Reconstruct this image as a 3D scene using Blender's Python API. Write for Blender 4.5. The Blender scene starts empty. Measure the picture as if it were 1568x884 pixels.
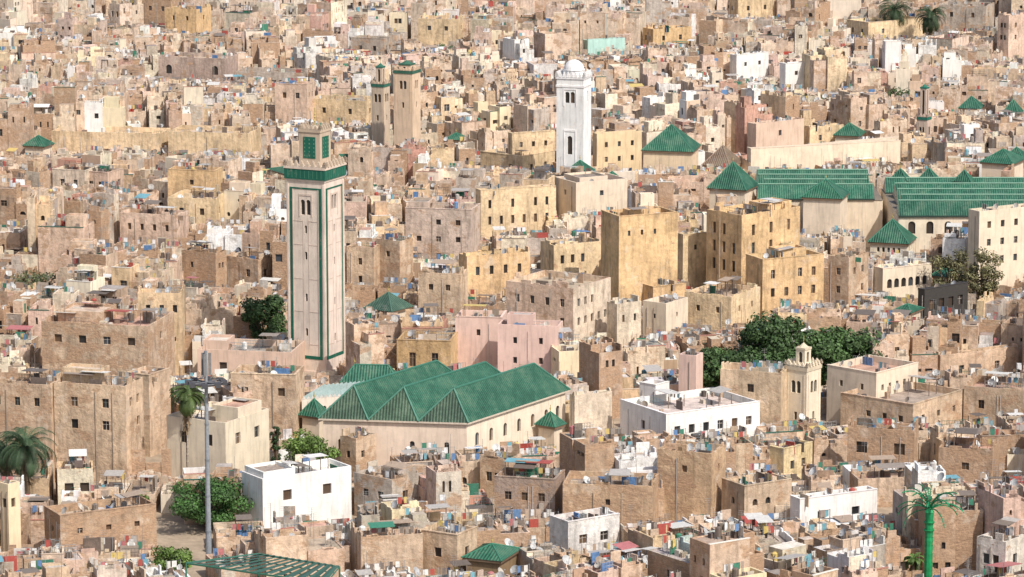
import bpy, math, random
from mathutils import Vector, Matrix
R=random.Random(7)
# ---------------------------------------------------------------- camera frame: pixel to world and back
CAMH=120.0; PITCH=math.radians(10.6); FPX=5686.0
cp,sp=math.cos(PITCH),math.sin(PITCH)
def W(px,py,z=0.0):
    dx=(px-784)/FPX; dy=(442-py)/FPX
    r=Vector((dx, cp+dy*sp, -sp+dy*cp)); t=(z-CAMH)/r.z
    return Vector((r.x*t,r.y*t,z))
def proj(x,y,z):
    zz=z-CAMH; d=y*cp-zz*sp; u=y*sp+zz*cp
    return 784+FPX*x/d, 442-FPX*u/d, FPX/d
# ---------------------------------------------------------------- materials
def nt(name):
    m=bpy.data.materials.new(name); m.use_nodes=True
    n=m.node_tree; n.nodes.clear()
    o=n.nodes.new('ShaderNodeOutputMaterial'); p=n.nodes.new('ShaderNodeBsdfPrincipled')
    n.links.new(p.outputs[0],o.inputs[0]); return m,n,p
def node(n,t,**k):
    x=n.nodes.new(t)
    for a,b in k.items(): setattr(x,a,b)
    return x
def noise(n,vec,scale,detail=3,rough=.55):
    x=node(n,'ShaderNodeTexNoise'); x.inputs['Scale'].default_value=scale
    x.inputs['Detail'].default_value=detail; x.inputs['Roughness'].default_value=rough
    n.links.new(vec,x.inputs['Vector']); return x.outputs['Fac']
def mapr(n,v,a,b,c,d):
    x=node(n,'ShaderNodeMapRange'); n.links.new(v,x.inputs[0])
    for i,q in enumerate((a,b,c,d)): x.inputs[i+1].default_value=q
    return x.outputs[0]
def math_(n,op,a,b):
    x=node(n,'ShaderNodeMath',operation=op)
    for i,q in enumerate((a,b)):
        if isinstance(q,(int,float)): x.inputs[i].default_value=q
        else: n.links.new(q,x.inputs[i])
    return x.outputs[0]
def mixc(n,f,a,b,mode='MIX'):
    x=node(n,'ShaderNodeMix',data_type='RGBA',blend_type=mode)
    for i,q in ((0,f),(6,a),(7,b)):
        if isinstance(q,(int,float)): x.inputs[i].default_value=q
        elif isinstance(q,tuple): x.inputs[i].default_value=q
        else: n.links.new(q,x.inputs[i])
    return x.outputs[2]
def scaled(n,vec,s):
    x=node(n,'ShaderNodeMapping'); x.inputs['Scale'].default_value=s
    n.links.new(vec,x.inputs['Vector']); return x.outputs[0]
def bump(n,p,h,st,dist):
    b=node(n,'ShaderNodeBump'); b.inputs['Strength'].default_value=st; b.inputs['Distance'].default_value=dist
    n.links.new(h,b.inputs['Height']); n.links.new(b.outputs[0],p.inputs['Normal'])
def mat_plaster():
    m,n,p=nt('plaster_wall')
    at=node(n,'ShaderNodeAttribute',attribute_name='Col'); g=node(n,'ShaderNodeNewGeometry'); P=g.outputs['Position']
    a=mapr(n,noise(n,P,.2,4),.3,.7,.76,1.18)
    b=mapr(n,noise(n,P,1.3,5,.65),.3,.7,.8,1.14)
    st=mapr(n,noise(n,scaled(n,P,(1.3,1.3,.22)),1.0,4,.6),.48,.72,1.0,.6)
    v=math_(n,'MULTIPLY',math_(n,'MULTIPLY',a,b),st)
    c=mixc(n,1.0,at.outputs['Color'],v,'MULTIPLY')
    msk=math_(n,'ADD',noise(n,scaled(n,P,(1,1,1.5)),.32,6,.66),math_(n,'MULTIPLY',at.outputs['Alpha'],.42))
    msk=mapr(n,msk,.66,.71,0,1)
    bn=mapr(n,noise(n,scaled(n,P,(1.2,1.2,6)),1.3,5,.7),.3,.7,.55,1.4)
    br=mixc(n,1.0,(.42,.275,.175,1),bn,'MULTIPLY')
    c=mixc(n,math_(n,'MULTIPLY',msk,.8),c,br)
    dirt=mapr(n,noise(n,P,.6,6,.7),.54,.7,0,.5)
    c=mixc(n,dirt,c,(.27,.2,.15,1))
    pale=mapr(n,noise(n,scaled(n,P,(1,1,.8)),.4,5,.65),.58,.66,0,.38)
    c=mixc(n,pale,c,(.68,.58,.47,1))
    n.links.new(c,p.inputs['Base Color']); p.inputs['Roughness'].default_value=.95
    p.inputs['Specular IOR Level'].default_value=.1
    bump(n,p,noise(n,P,1.8,6,.7),.8,.22)
    return m
def mat_clean():
    m,n,p=nt('fine_limewash')
    at=node(n,'ShaderNodeAttribute',attribute_name='Col'); g=node(n,'ShaderNodeNewGeometry'); P=g.outputs['Position']
    a=mapr(n,noise(n,P,.35,5,.65),.3,.7,.86,1.08)
    b=mapr(n,noise(n,scaled(n,P,(1.6,1.6,.18)),1.2,4),.48,.75,1.0,.76)
    c=mixc(n,1.0,at.outputs['Color'],math_(n,'MULTIPLY',a,b),'MULTIPLY')
    d=mapr(n,noise(n,P,.9,6,.72),.57,.72,0,.35); c=mixc(n,d,c,(.4,.32,.25,1))
    n.links.new(c,p.inputs['Base Color']); p.inputs['Roughness'].default_value=.9
    p.inputs['Specular IOR Level'].default_value=.15
    bump(n,p,noise(n,P,4,4),.3,.06); return m
def mat_glass():
    m,n,p=nt('window_opening')
    at=node(n,'ShaderNodeAttribute',attribute_name='Col')
    n.links.new(at.outputs['Color'],p.inputs['Base Color']); p.inputs['Roughness'].default_value=.35; return m
def mat_tile():
    m,n,p=nt('green_glazed_tile')
    at=node(n,'ShaderNodeAttribute',attribute_name='Col'); uv=node(n,'ShaderNodeUVMap'); g=node(n,'ShaderNodeNewGeometry');P=g.outputs['Position']
    sx=node(n,'ShaderNodeSeparateXYZ'); n.links.new(uv.outputs[0],sx.inputs[0])
    s=math_(n,'SINE',math_(n,'MULTIPLY',sx.outputs[0],2*math.pi/.42),0)
    t=math_(n,'FRACT',math_(n,'MULTIPLY',sx.outputs[1],2.2),0)
    f=mapr(n,s,-1,.6,.6,1.12)
    nz=mapr(n,noise(n,P,.4,6,.75),.3,.7,.55,1.4)
    nz2=mapr(n,noise(n,P,4,4,.8),.3,.7,.6,1.35)
    v=math_(n,'MULTIPLY',math_(n,'MULTIPLY',f,nz),nz2)
    c=mixc(n,1.0,at.outputs['Color'],v,'MULTIPLY')
    du=mapr(n,noise(n,P,.4,6,.8),.48,.72,0,.6)
    c=mixc(n,du,c,(.13,.155,.105,1))
    n.links.new(c,p.inputs['Base Color']); p.inputs['Roughness'].default_value=.6
    p.inputs['Specular IOR Level'].default_value=.25
    bump(n,p,math_(n,'ADD',s,math_(n,'MULTIPLY',t,.5)),.7,.06); return m
def mat_paint():
    m,n,p=nt('weathered_paint')
    at=node(n,'ShaderNodeAttribute',attribute_name='Col'); g=node(n,'ShaderNodeNewGeometry')
    b=mapr(n,noise(n,g.outputs['Position'],3,4,.7),.3,.7,.72,1.1)
    n.links.new(mixc(n,1.0,at.outputs['Color'],b,'MULTIPLY'),p.inputs['Base Color']); p.inputs['Roughness'].default_value=.6; return m
def mat_roof():
    m,n,p=nt('roof_screed')
    at=node(n,'ShaderNodeAttribute',attribute_name='Col'); g=node(n,'ShaderNodeNewGeometry'); P=g.outputs['Position']
    a=mapr(n,noise(n,P,.6,5,.7),.3,.7,.6,1.25); b=mapr(n,noise(n,P,4,4,.7),.3,.7,.8,1.15)
    n.links.new(mixc(n,1.0,at.outputs['Color'],math_(n,'MULTIPLY',a,b),'MULTIPLY'),p.inputs['Base Color'])
    p.inputs['Roughness'].default_value=.95; p.inputs['Specular IOR Level'].default_value=.1; return m
def mat_leaf():
    m,n,p=nt('foliage')
    at=node(n,'ShaderNodeAttribute',attribute_name='Col')
    n.links.new(at.outputs['Color'],p.inputs['Base Color']); p.inputs['Roughness'].default_value=.6
    p.inputs['Specular IOR Level'].default_value=.3; return m
MATS=[mat_plaster(),mat_glass(),mat_tile(),mat_paint(),mat_clean(),mat_roof(),mat_leaf()]
PL,GL,TI,PA,CL,RO,LE=range(7)
# ---------------------------------------------------------------- mesh builder
class B:
    def __init__(s): s.v=[];s.f=[];s.m=[];s.c=[];s.uv=[]
    def poly(s,pts,m,c,uv=None):
        i=len(s.v); s.v.extend([tuple(p) for p in pts]); k=len(pts)
        s.f.append(tuple(range(i,i+k))); s.m.append(m)
        if len(c)==3: c=(c[0],c[1],c[2],0.)
        s.c.extend(c*k)
        if uv is None: s.uv.extend((0.,0.)*k)
        else:
            for q in uv: s.uv.extend(q)
    def box(s,x0,x1,y0,y1,z0,z1,m,c,bot=False):
        s.poly([(x0,y0,z0),(x1,y0,z0),(x1,y0,z1),(x0,y0,z1)],m,c)
        s.poly([(x1,y0,z0),(x1,y1,z0),(x1,y1,z1),(x1,y0,z1)],m,c)
        s.poly([(x1,y1,z0),(x0,y1,z0),(x0,y1,z1),(x1,y1,z1)],m,c)
        s.poly([(x0,y1,z0),(x0,y0,z0),(x0,y0,z1),(x0,y1,z1)],m,c)
        s.poly([(x0,y0,z1),(x1,y0,z1),(x1,y1,z1),(x0,y1,z1)],m,c)
        if bot: s.poly([(x0,y0,z0),(x0,y1,z0),(x1,y1,z0),(x1,y0,z0)],m,c)
    def frus(s,cx,cy,z0,z1,r0,r1,n,m,c,cap=True,ph=0,cx1=None,cy1=None):
        if cx1 is None: cx1,cy1=cx,cy
        a=[(math.cos(ph+2*math.pi*i/n),math.sin(ph+2*math.pi*i/n)) for i in range(n)]
        for i in range(n):
            p,q=a[i],a[(i+1)%n]
            pts=[(cx+p[0]*r0,cy+p[1]*r0,z0),(cx+q[0]*r0,cy+q[1]*r0,z0),(cx1+q[0]*r1,cy1+q[1]*r1,z1),(cx1+p[0]*r1,cy1+p[1]*r1,z1)]
            if r1<1e-4: pts=pts[:3]
            s.poly(pts,m,c)
        if cap and r1>1e-4: s.poly([(cx1+p[0]*r1,cy1+p[1]*r1,z1) for p in a],m,c)
    def rod(s,a,b,r,m,c,n=5,r2=None):
        a=Vector(a);b=Vector(b);d=(b-a).normalized(); r2=r if r2 is None else r2
        u=d.orthogonal().normalized(); w=d.cross(u)
        for i in range(n):
            t0=2*math.pi*i/n;t1=2*math.pi*(i+1)/n
            e0=u*math.cos(t0)+w*math.sin(t0);e1=u*math.cos(t1)+w*math.sin(t1)
            s.poly([a+e0*r,a+e1*r,b+e1*r2,b+e0*r2],m,c)
    def tile(s,pts,c):
        p0=Vector(pts[0]);e=(Vector(pts[1])-p0).normalized()
        nn=e.cross(Vector(pts[2])-p0).normalized(); w=nn.cross(e)
        s.poly(pts,TI,c,[((Vector(p)-p0).dot(e),(Vector(p)-p0).dot(w)) for p in pts])
    def make(s,name,loc=(0,0,0),rot=0,parent=None,smooth=False):
        me=bpy.data.meshes.new(name); me.from_pydata(s.v,[],s.f)
        for mm in MATS: me.materials.append(mm)
        me.polygons.foreach_set('material_index',s.m)
        ca=me.color_attributes.new('Col','FLOAT_COLOR','CORNER'); ca.data.foreach_set('color',s.c)
        ul=me.uv_layers.new(name='UVMap'); ul.data.foreach_set('uv',s.uv)
        if smooth: me.polygons.foreach_set('use_smooth',[True]*len(s.f))
        o=bpy.data.objects.new(name,me); bpy.context.scene.collection.objects.link(o)
        o.location=loc;o.rotation_euler=(0,0,rot)
        if parent: o.parent=parent
        return o
def jit(c,a=.06,r=R):
    k=1+r.uniform(-a,a); return tuple(min(.85,x*k*(1+r.uniform(-a,a)*.2)) for x in c[:3])+((c[3],) if len(c)>3 else ())
DARK=[(.03,.025,.02),(.045,.035,.03),(.02,.02,.022),(.06,.045,.035),(.09,.06,.04),(.12,.075,.045),(.05,.06,.07),(.03,.03,.03)]
def wall(b,p0,p1,z0,z1,wins,c,m=PL,dep=.28):
    p0=Vector((p0[0],p0[1],0));p1=Vector((p1[0],p1[1],0));L=(p1-p0).length
    if L<.05: return
    e=(p1-p0)/L; nrm=Vector((e.y,-e.x,0))
    def P(u,v,d=0): q=p0+e*u-nrm*d; return (q.x,q.y,v)
    ws=[w for w in wins if w[0]>.05 and w[1]<L-.05 and w[2]>=z0 and w[3]<z1-.05 and w[1]>w[0]]
    rows={}
    for w in ws: rows.setdefault((round(w[2],3),round(w[3],3)),[]).append(w)
    keys=sorted(rows); z=z0
    for k in keys:
        if k[0]<z-.001: continue
        if k[0]>z: b.poly([P(0,z),P(L,z),P(L,k[0]),P(0,k[0])],m,c)
        u=0
        for w in sorted(rows[k]):
            if w[0]<u+.01: continue
            u0,u1,v0,v1=w[:4]; kind=w[4] if len(w)>4 else 'r'
            b.poly([P(u,v0),P(u0,v0),P(u0,v1),P(u,v1)],m,c)
            d=dep
            b.poly([P(u0,v0),P(u0,v0,d),P(u0,v1,d),P(u0,v1)],m,c)
            b.poly([P(u1,v0,d),P(u1,v0),P(u1,v1),P(u1,v1,d)],m,c)
            b.poly([P(u0,v0),P(u1,v0),P(u1,v0,d),P(u0,v0,d)],m,c)
            b.poly([P(u0,v1,d),P(u1,v1,d),P(u1,v1),P(u0,v1)],m,c)
            col=w[5] if len(w)>5 else R.choice(DARK)
            b.poly([P(u0,v0,d),P(u1,v0,d),P(u1,v1,d),P(u0,v1,d)],GL,col)
            if kind=='a':
                r=(u1-u0)/2;um=(u0+u1)/2;N=5
                for sg,uc in ((-1,u0),(1,u1)):
                    pr=P(uc,v1-r)
                    for i in range(1,N+1):
                        t=math.pi/2*i/N; q=P(um+sg*r*math.cos(t),v1-r+r*math.sin(t))
                        tri=[P(uc,v1),pr,q] if sg<0 else [P(uc,v1),q,pr]
                        b.poly(tri,m,c); pr=q
            if kind=='r' and (u1-u0)>.7 and R.random()<.6:
                um=(u0+u1)/2
                fc=R.choice([(.3,.22,.15),(.5,.45,.4),(.12,.07,.04),(.2,.22,.2)])
                b.poly([P(um-.04,v0,d-.05),P(um+.04,v0,d-.05),P(um+.04,v1,d-.05),P(um-.04,v1,d-.05)],PA,fc)
                vm=v0+(v1-v0)*.6
                b.poly([P(u0,vm-.03,d-.06),P(u1,vm-.03,d-.06),P(u1,vm+.03,d-.06),P(u0,vm+.03,d-.06)],PA,fc)
            u=u1
        b.poly([P(u,k[0]),P(L,k[0]),P(L,k[1]),P(u,k[1])],m,c)
        z=k[1]
    if z<z1: b.poly([P(0,z),P(L,z),P(L,z1),P(0,z1)],m,c)
def ragged(b,x0,x1,y0,y1,zt,m,c,r,n=5,t=.25):
    for _ in range(n):
        l=r.uniform(.3,2.0);h=r.choice([.1,.18,.3,.5,.9]) ;cc=jit(c,.14,r);s=r.random()
        if s<.35 and x1-x0>l+.4: u=r.uniform(x0+.1,x1-l-.1);b.box(u,u+l,y0+.02,y0+t-.02,zt-.01,zt+h,m,cc)
        elif s<.65 and y1-y0>l+.4: u=r.uniform(y0+.1,y1-l-.1);b.box(x1-t+.02,x1-.02,u,u+l,zt-.01,zt+h,m,cc)
        elif s<.85 and y1-y0>l+.4: u=r.uniform(y0+.1,y1-l-.1);b.box(x0+.02,x0+t-.02,u,u+l,zt-.01,zt+h,m,cc)
        elif x1-x0>l+.4: u=r.uniform(x0+.1,x1-l-.1);b.box(u,u+l,y1-t+.02,y1-.02,zt-.01,zt+h*1.5,m,cc)
def vol(b,x0,x1,y0,y1,z0,zr,par,c,cr,wins=((),(),(),()),m=PL,t=.25,rim=None,wc=None):
    zt=zr+par; cs=wc or [jit(c,.05) for _ in range(4)]
    wall(b,(x0,y0),(x1,y0),z0,zt,wins[0],cs[0],m); wall(b,(x1,y0),(x1,y1),z0,zt,wins[1],cs[1],m)
    wall(b,(x1,y1),(x0,y1),z0,zt,wins[2],cs[2],m); wall(b,(x0,y1),(x0,y0),z0,zt,wins[3],cs[3],m)
    rc=rim or jit(c,.08); X0,X1,Y0,Y1=x0+t,x1-t,y0+t,y1-t
    if par<.05: b.poly([(x0,y0,zt),(x1,y0,zt),(x1,y1,zt),(x0,y1,zt)],RO,cr); return
    b.poly([(x0,y0,zt),(x1,y0,zt),(X1,Y0,zt),(X0,Y0,zt)],m,rc); b.poly([(x1,y0,zt),(x1,y1,zt),(X1,Y1,zt),(X1,Y0,zt)],m,rc)
    b.poly([(x1,y1,zt),(x0,y1,zt),(X0,Y1,zt),(X1,Y1,zt)],m,rc); b.poly([(x0,y1,zt),(x0,y0,zt),(X0,Y0,zt),(X0,Y1,zt)],m,rc)
    q=[(X0,Y0),(X0,Y1),(X1,Y1),(X1,Y0)]
    ic=jit(c,.12)
    for i in range(4):
        a,d=q[i],q[(i+1)%4]; b.poly([(a[0],a[1],zr),(d[0],d[1],zr),(d[0],d[1],zt),(a[0],a[1],zt)],m,ic)
    b.poly([(X0,Y0,zr),(X1,Y0,zr),(X1,Y1,zr),(X0,Y1,zr)],RO,cr)
def wrow(L,zt,n,rows=1,w=.9,h=1.3,drop=1.6,step=3.1,kind='r',mg=1.0,jx=.0):
    out=[]
    for k in range(rows):
        for i in range(n):
            u=mg+(L-2*mg)*(i+.5)/n+R.uniform(-jx,jx); v1=zt-drop-k*step
            out.append((u-w/2,u+w/2,v1-h,v1,kind))
    return out
def rwins(L,zt,r):
    if L<1.6 or r.random()<.42: return []
    out=[]
    for k in range(r.choice([1,1,2,3])):
        n=r.choice([1,1,1,2,2,3]); 
        if L/n<1.6: n=1
        w=r.choice([.35,.5,.7,.9,1.2]);h=r.uniform(.5,1.6)
        out+=[x for x in wrow(L,zt,n,1,w,h,r.uniform(1.1,2.3)+k*2.9,3.0,r.choice('rrrra'),.5,.5) if r.random()<.75]
    return out
# ---------------------------------------------------------------- satellite dishes
def dish_mesh(col,seed):
    b=B(); rad=.55; n=14; tilt=math.radians(34)
    M=Matrix.Translation((0,-.1,1.0))@Matrix.Rotation(-tilt,4,'X')
    def P(a,k): return M@Vector((rad*k*math.cos(a),.16*(k*k)*-1+.1,rad*k*math.sin(a)))
    for i in range(n):
        a0=2*math.pi*i/n;a1=2*math.pi*(i+1)/n
        b.poly([P(a0,.5),P(a1,.5),M@Vector((0,.1,0))],PA,col)
        b.poly([P(a0,1),P(a1,1),P(a1,.5),P(a0,.5)],PA,col)
    b.rod((0,.1,0),(0,.1,1.0),.035,PA,(.2,.18,.16))
    f=M@Vector((0,-.5,.02)); b.rod(M@Vector((0,-.02,-.52)),f,.02,PA,(.25,.23,.2),4)
    b.rod(f,f+Vector((0,-.12,.02)),.05,PA,(.5,.5,.48),5)
    o=b.make('tmp'); me=o.data; bpy.data.objects.remove(o); me.name='satellite_dish'; return me
DISH=[dish_mesh(c,i) for i,c in enumerate([(.55,.55,.54),(.46,.46,.45),(.36,.34,.31),(.62,.62,.6),(.28,.22,.17),(.5,.46,.4),(.4,.4,.4)])]
def dish(parent,x,y,z,r):
    o=bpy.data.objects.new('satellite_dish',r.choice(DISH)); bpy.context.scene.collection.objects.link(o)
    o.parent=parent; o.location=(x,y,z); s=r.uniform(.65,1.15); o.scale=(s,s,s)
    o.rotation_euler=(0,0,-parent.rotation_euler.z+math.radians(r.choice([-40,-40,-30,-55,30,-70,60])+r.uniform(-14,14)))
JUNK=[(.3,.22,.16),(.5,.42,.33),(.2,.16,.13),(.42,.29,.2),(.6,.55,.48),(.12,.1,.09),(.34,.27,.21),(.5,.38,.28),(.16,.12,.1)]
BRI=[(.12,.22,.4),(.4,.08,.06),(.05,.2,.13),(.72,.72,.72),(.6,.45,.15),(.16,.36,.42),(.45,.16,.16),(.75,.72,.68)]
NEU=[(.6,.58,.54),(.42,.39,.36),(.3,.25,.21),(.72,.7,.66),(.4,.3,.22),(.2,.16,.13),(.14,.11,.09)]
ROOFC=[(.48,.38,.29),(.4,.33,.27),(.54,.45,.36),(.42,.31,.23),(.56,.49,.42),(.3,.25,.21),(.46,.29,.22),(.62,.56,.5),(.36,.31,.28)]
def pick(r,p=.2): return r.choice(BRI) if r.random()<p else r.choice(NEU)
def clutter(b,x0,x1,y0,y1,z,r,k):
    if x1-x0<1.2 or y1-y0<1.2: return
    for _ in range(int(k)):
        x=r.uniform(x0,x1-.6);y=r.uniform(y0,y1-.6);t=r.random()
        if t<.42:
            s=r.uniform(.25,1.1);b.box(x,min(x1,x+s),y,min(y1,y+r.uniform(.2,.9)),z,z+r.uniform(.2,1.1),r.choice([PL,PA,RO]),jit(r.choice(JUNK),.2,r))
        elif t<.46:
            c=pick(r,.3);b.frus(x+.5,y+.5,z+.3,z+1.3,.4,.4,9,PA,c);b.frus(x+.5,y+.5,z+1.3,z+1.45,.4,.15,9,PA,c);b.box(x+.2,x+.8,y+.2,y+.8,z,z+.3,PA,(.2,.2,.2))
        elif t<.62 and x1-x>2.2 and y1-y>1.8:
            w=r.uniform(1.8,min(4.5,x1-x));d=r.uniform(1.5,min(3.2,y1-y));h=r.uniform(1.8,2.6);c=pick(r,.16)
            dz=r.uniform(-.4,.4)
            b.poly([(x,y,z+h),(x+w,y,z+h),(x+w,y+d,z+h+dz),(x,y+d,z+h+dz)],PA,c)
            b.poly([(x,y,z+h-.08),(x+w,y,z+h-.08),(x+w,y,z+h),(x,y,z+h)],PA,jit(c,.2,r))
            for (a,e) in ((x+.06,y+.06),(x+w-.06,y+.06),(x+.06,y+d-.06),(x+w-.06,y+d-.06)): b.box(a-.05,a+.05,e-.05,e+.05,z,z+h-.45,PA,(.2,.15,.12))
        elif t<.67:
            w=min(r.uniform(1.5,3.5),x1-x);b.rod((x,y,z+1.9),(x+w,y,z+1.9),.015,PA,(.2,.2,.2),3)
            b.box(x-.03,x+.03,y-.03,y+.03,z,z+2,PA,(.3,.3,.3));b.box(x+w-.03,x+w+.03,y-.03,y+.03,z,z+2,PA,(.3,.3,.3))
            u=x+.1
            while u<x+w-.5:
                q=r.uniform(.35,.7);b.poly([(u,y-.02,z+r.uniform(.8,1.3)),(u+q,y-.02,z+1.1),(u+q,y,z+1.9),(u,y,z+1.9)],PA,pick(r,.5));u+=q+r.uniform(.05,.5)
        elif t<.78:
            h=r.uniform(1.5,4.5);b.rod((x,y,z),(x+r.uniform(-.1,.1),y,z+h),.03,PA,(.25,.22,.2),4)
            if r.random()<.5:
                for q in (.0,.25,.5): b.rod((x-.4,y,z+h-q),(x+.4,y,z+h-q),.015,PA,(.4,.4,.4),3)
        elif t<.86:   # railing
            w=min(r.uniform(2,5),x1-x);c=r.choice([(.1,.1,.1),(.2,.3,.35),(.5,.48,.45),(.04,.16,.1)])
            for q in (.5,1.0): b.rod((x,y,z+q+.4),(x+w,y,z+q+.4),.03,PA,c,3)
            for i in range(int(w/.4)+1): b.rod((x+i*.4,y,z),(x+i*.4,y,z+1.4),.02,PA,c,3)
        else:
            b.box(x,x+r.uniform(.8,2.4),y,y+.12,z,z+r.uniform(.5,1.9),r.choice([PA,PL]),jit(r.choice(JUNK+BRI[:3]),.1,r))
# ---------------------------------------------------------------- bookkeeping
EXC=[]; CON=[]
def free(x,y,rad):
    for (cx,cy,ex,ey,L0,L1,M0,M1) in EXC:
        dx=x-cx;dy=y-cy;a=dx*ex+dy*ey;c=-dx*ey+dy*ex
        if L0-rad<a<L1+rad and M0-rad<c<M1+rad: return False
    return True
def zmax(x,y,hw):
    px,py,s=proj(x,y+hw,0); zm=99; D=y
    for (a,b_,yb,d) in CON:
        if d>D and px+hw*s>a and px-hw*s<b_: zm=min(zm,(py-yb)/(s*.985)+.5)
    return zm
def frame(xl,xc,xr,yt,z,th,depth=None):
    th=math.radians(th);C=W(xc,yt,z);s=proj(C.x,C.y,z)[2]
    L=max(1.5,(xc-xl)/s/math.cos(th)) if xc-xl>2 else (depth or 8)
    Rr=(xr-xc)/s/math.sin(th) if xr-xc>2 else (depth or 8)
    return C,L,max(2,Rr),th,s
def excl(C,th,L,Rr): EXC.append((C.x,C.y,math.cos(-th),math.sin(-th),-L,0,0,Rr))
# ---------------------------------------------------------------- special structures
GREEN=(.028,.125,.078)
OC=(.68,.47,.26,.02);OC2=(.71,.54,.34,.08);BE=(.62,.46,.32,.25);PK=(.64,.47,.36,.15);BR=(.46,.32,.215,.55);TAN=(.54,.4,.28,.4);CR=(.72,.6,.46,.05);WH=(.8,.77,.73,.0);GR=(.48,.41,.34,.3);PKL=(.7,.5,.42,.05)
def bld(xl,xc,xr,yt,yb,th,c,wn=(1,2,2,.9,1.3),name='medina_house',m=PL,hid=2.5,room=None,k=8,par=1.0,depth=None,kind='r',c2=None,nd=3,croof=None,z=None):
    h=z or 10.
    if z is None:
        for _ in range(6):
            C=W(xc,yt,h);s=proj(C.x,C.y,h)[2];h=(yb-yt)/s+hid
    C,L,D,th,s=frame(xl,xc,xr,yt,h,th,depth); zr=h-par
    rows,nl,nr,w,hh=wn; b=B()
    wl=wrow(L,h,nl,rows,w,hh,par+.9,kind=kind,mg=.7) if nl else []
    wr=wrow(D,h,nr,rows,w,hh,par+.9,kind=kind,mg=.7) if nr else []
    if m==PL: wl=[q for q in wl if R.random()<.85];wr=[q for q in wr if R.random()<.9]
    c2=c2 or c
    vol(b,-L,0,0,D,0,zr,par,c,croof or jit(R.choice(ROOFC),.1),(wl,wr,(),()),m,wc=[jit(c,.04),jit(c2,.04),jit(c,.1),jit(c,.1)])
    if R.random()<.4:
        for (a,e,f,g) in ((-L-.06,.06,-.06,.3),(-.3,.06,.3,D)): b.box(a,e,f,g,h+.003,h+.1,m,jit(c,.1),True)
    elif m==PL: ragged(b,-L,0,0,D,h,m,c,R,10)
    if room:
        for (u0,u1,v0,v1,hh2) in room:
            vol(b,-L+L*u0+.3,-L+L*u1-.3,D*v0+.3,D*v1-.3,zr-.05,zr+hh2,.4,jit(c,.08),jit(R.choice(ROOFC),.1),(rwins(L*(u1-u0)-.6,zr+hh2,R),rwins(D*(v1-v0)-.6,zr+hh2,R),(),()),m)
    # drain pipes and wires of stain-dark spouts on the front
    for _ in range(R.choice([0,1,2])):
        u=-L*R.uniform(.1,.9);b.rod((u,-.07,0),(u,-.07,h-par),.05,PA,R.choice([(.3,.25,.2),(.55,.5,.45)]),4)
    clutter(b,-L+.4,-.5,.4,D-.5,zr,R,k*1.3)
    o=b.make(name,(C.x,C.y,0),-th)
    for _ in range(nd): dish(o,R.uniform(-L+.5,-.5),R.uniform(.5,D-.4),zr,R)
    excl(C,th,L,D); CON.append((xl,xr,yb,C.y)); return o
RID=(.05,.18,.125)
def pyr(b,x0,x1,y0,y1,z,rise,ov=.5,col=GREEN,ridge=0):
    X0,X1,Y0,Y1=x0-ov,x1+ov,y0-ov,y1+ov;cx=(X0+X1)/2;cy=(Y0+Y1)/2
    A,Bq,Cq,D=(X0,Y0,z),(X1,Y0,z),(X1,Y1,z),(X0,Y1,z)
    P0=(cx-ridge/2,cy,z+rise);P1=(cx+ridge/2,cy,z+rise);rc=tuple(x*1.5 for x in col)
    if ridge:
        b.tile([A,Bq,P1,P0],jit(col,.1));b.tile([Bq,Cq,P1],jit(col,.1));b.tile([Cq,D,P0,P1],jit(col,.1));b.tile([D,A,P0],jit(col,.1))
    else:
        for p,q in ((A,Bq),(Bq,Cq),(Cq,D),(D,A)): b.tile([p,q,P0],jit(col,.1))
    for p,q in ((A,P0),(Bq,P1),(Cq,P1),(D,P0)): b.rod(p,q,.1,PA,rc,5)
    if ridge: b.rod(P0,P1,.12,PA,rc,5)
    b.poly([A,D,Cq,Bq],PA,(.25,.15,.08))
    b.box(X0+.1,X1-.1,Y0+.1,Y1-.1,z-.35,z-.01,PA,(.2,.13,.08))
    b.rod(P0,(P0[0],P0[1],z+rise+1.0),.05,PA,(.4,.3,.1),4)
    b.frus(P0[0],P0[1],z+rise+.3,z+rise+.55,.13,.13,6,PA,(.45,.35,.12))
def pav(xl,xc,xr,ye,ya,yb,th,c=CR,col=GREEN,name='green_roofed_pavilion',ridge=0,hid=3,wn=(1,0,0,.8,1.2),kind='a',depth=None,z=None):
    if z is None:
        z=8.
        for _ in range(6):
            C=W(xc,ye,z);s=proj(C.x,C.y,z)[2];z=(yb-ye)/s+hid
    C,L,D,th,s=frame(xl,xc,xr,ye,z,th,depth)
    b=B();ov=.45;rows,nl,nr,w,h=wn
    vol(b,-L+ov,-ov,ov,D-ov,0,z-.36,0,c,(.3,.3,.3),(wrow(L-2*ov,z,nl,rows,w,h,.9,kind=kind),wrow(D-2*ov,z,nr,rows,w,h,.9,kind=kind),(),()),CL)
    cx,cy=-L/2,D/2;ct,st=math.cos(-th),math.sin(-th);wx=C.x+cx*ct-cy*st;wy=C.y+cx*st+cy*ct
    p=proj(wx,wy,z);rise=max(1,(p[1]-ya)/p[2])
    pyr(b,-L+ov,-ov,ov,D-ov,z,rise,ov,col,ridge)
    o=b.make(name,(C.x,C.y,0),-th);excl(C,th,L,D);CON.append((xl,xr,yb,C.y));return o
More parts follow.
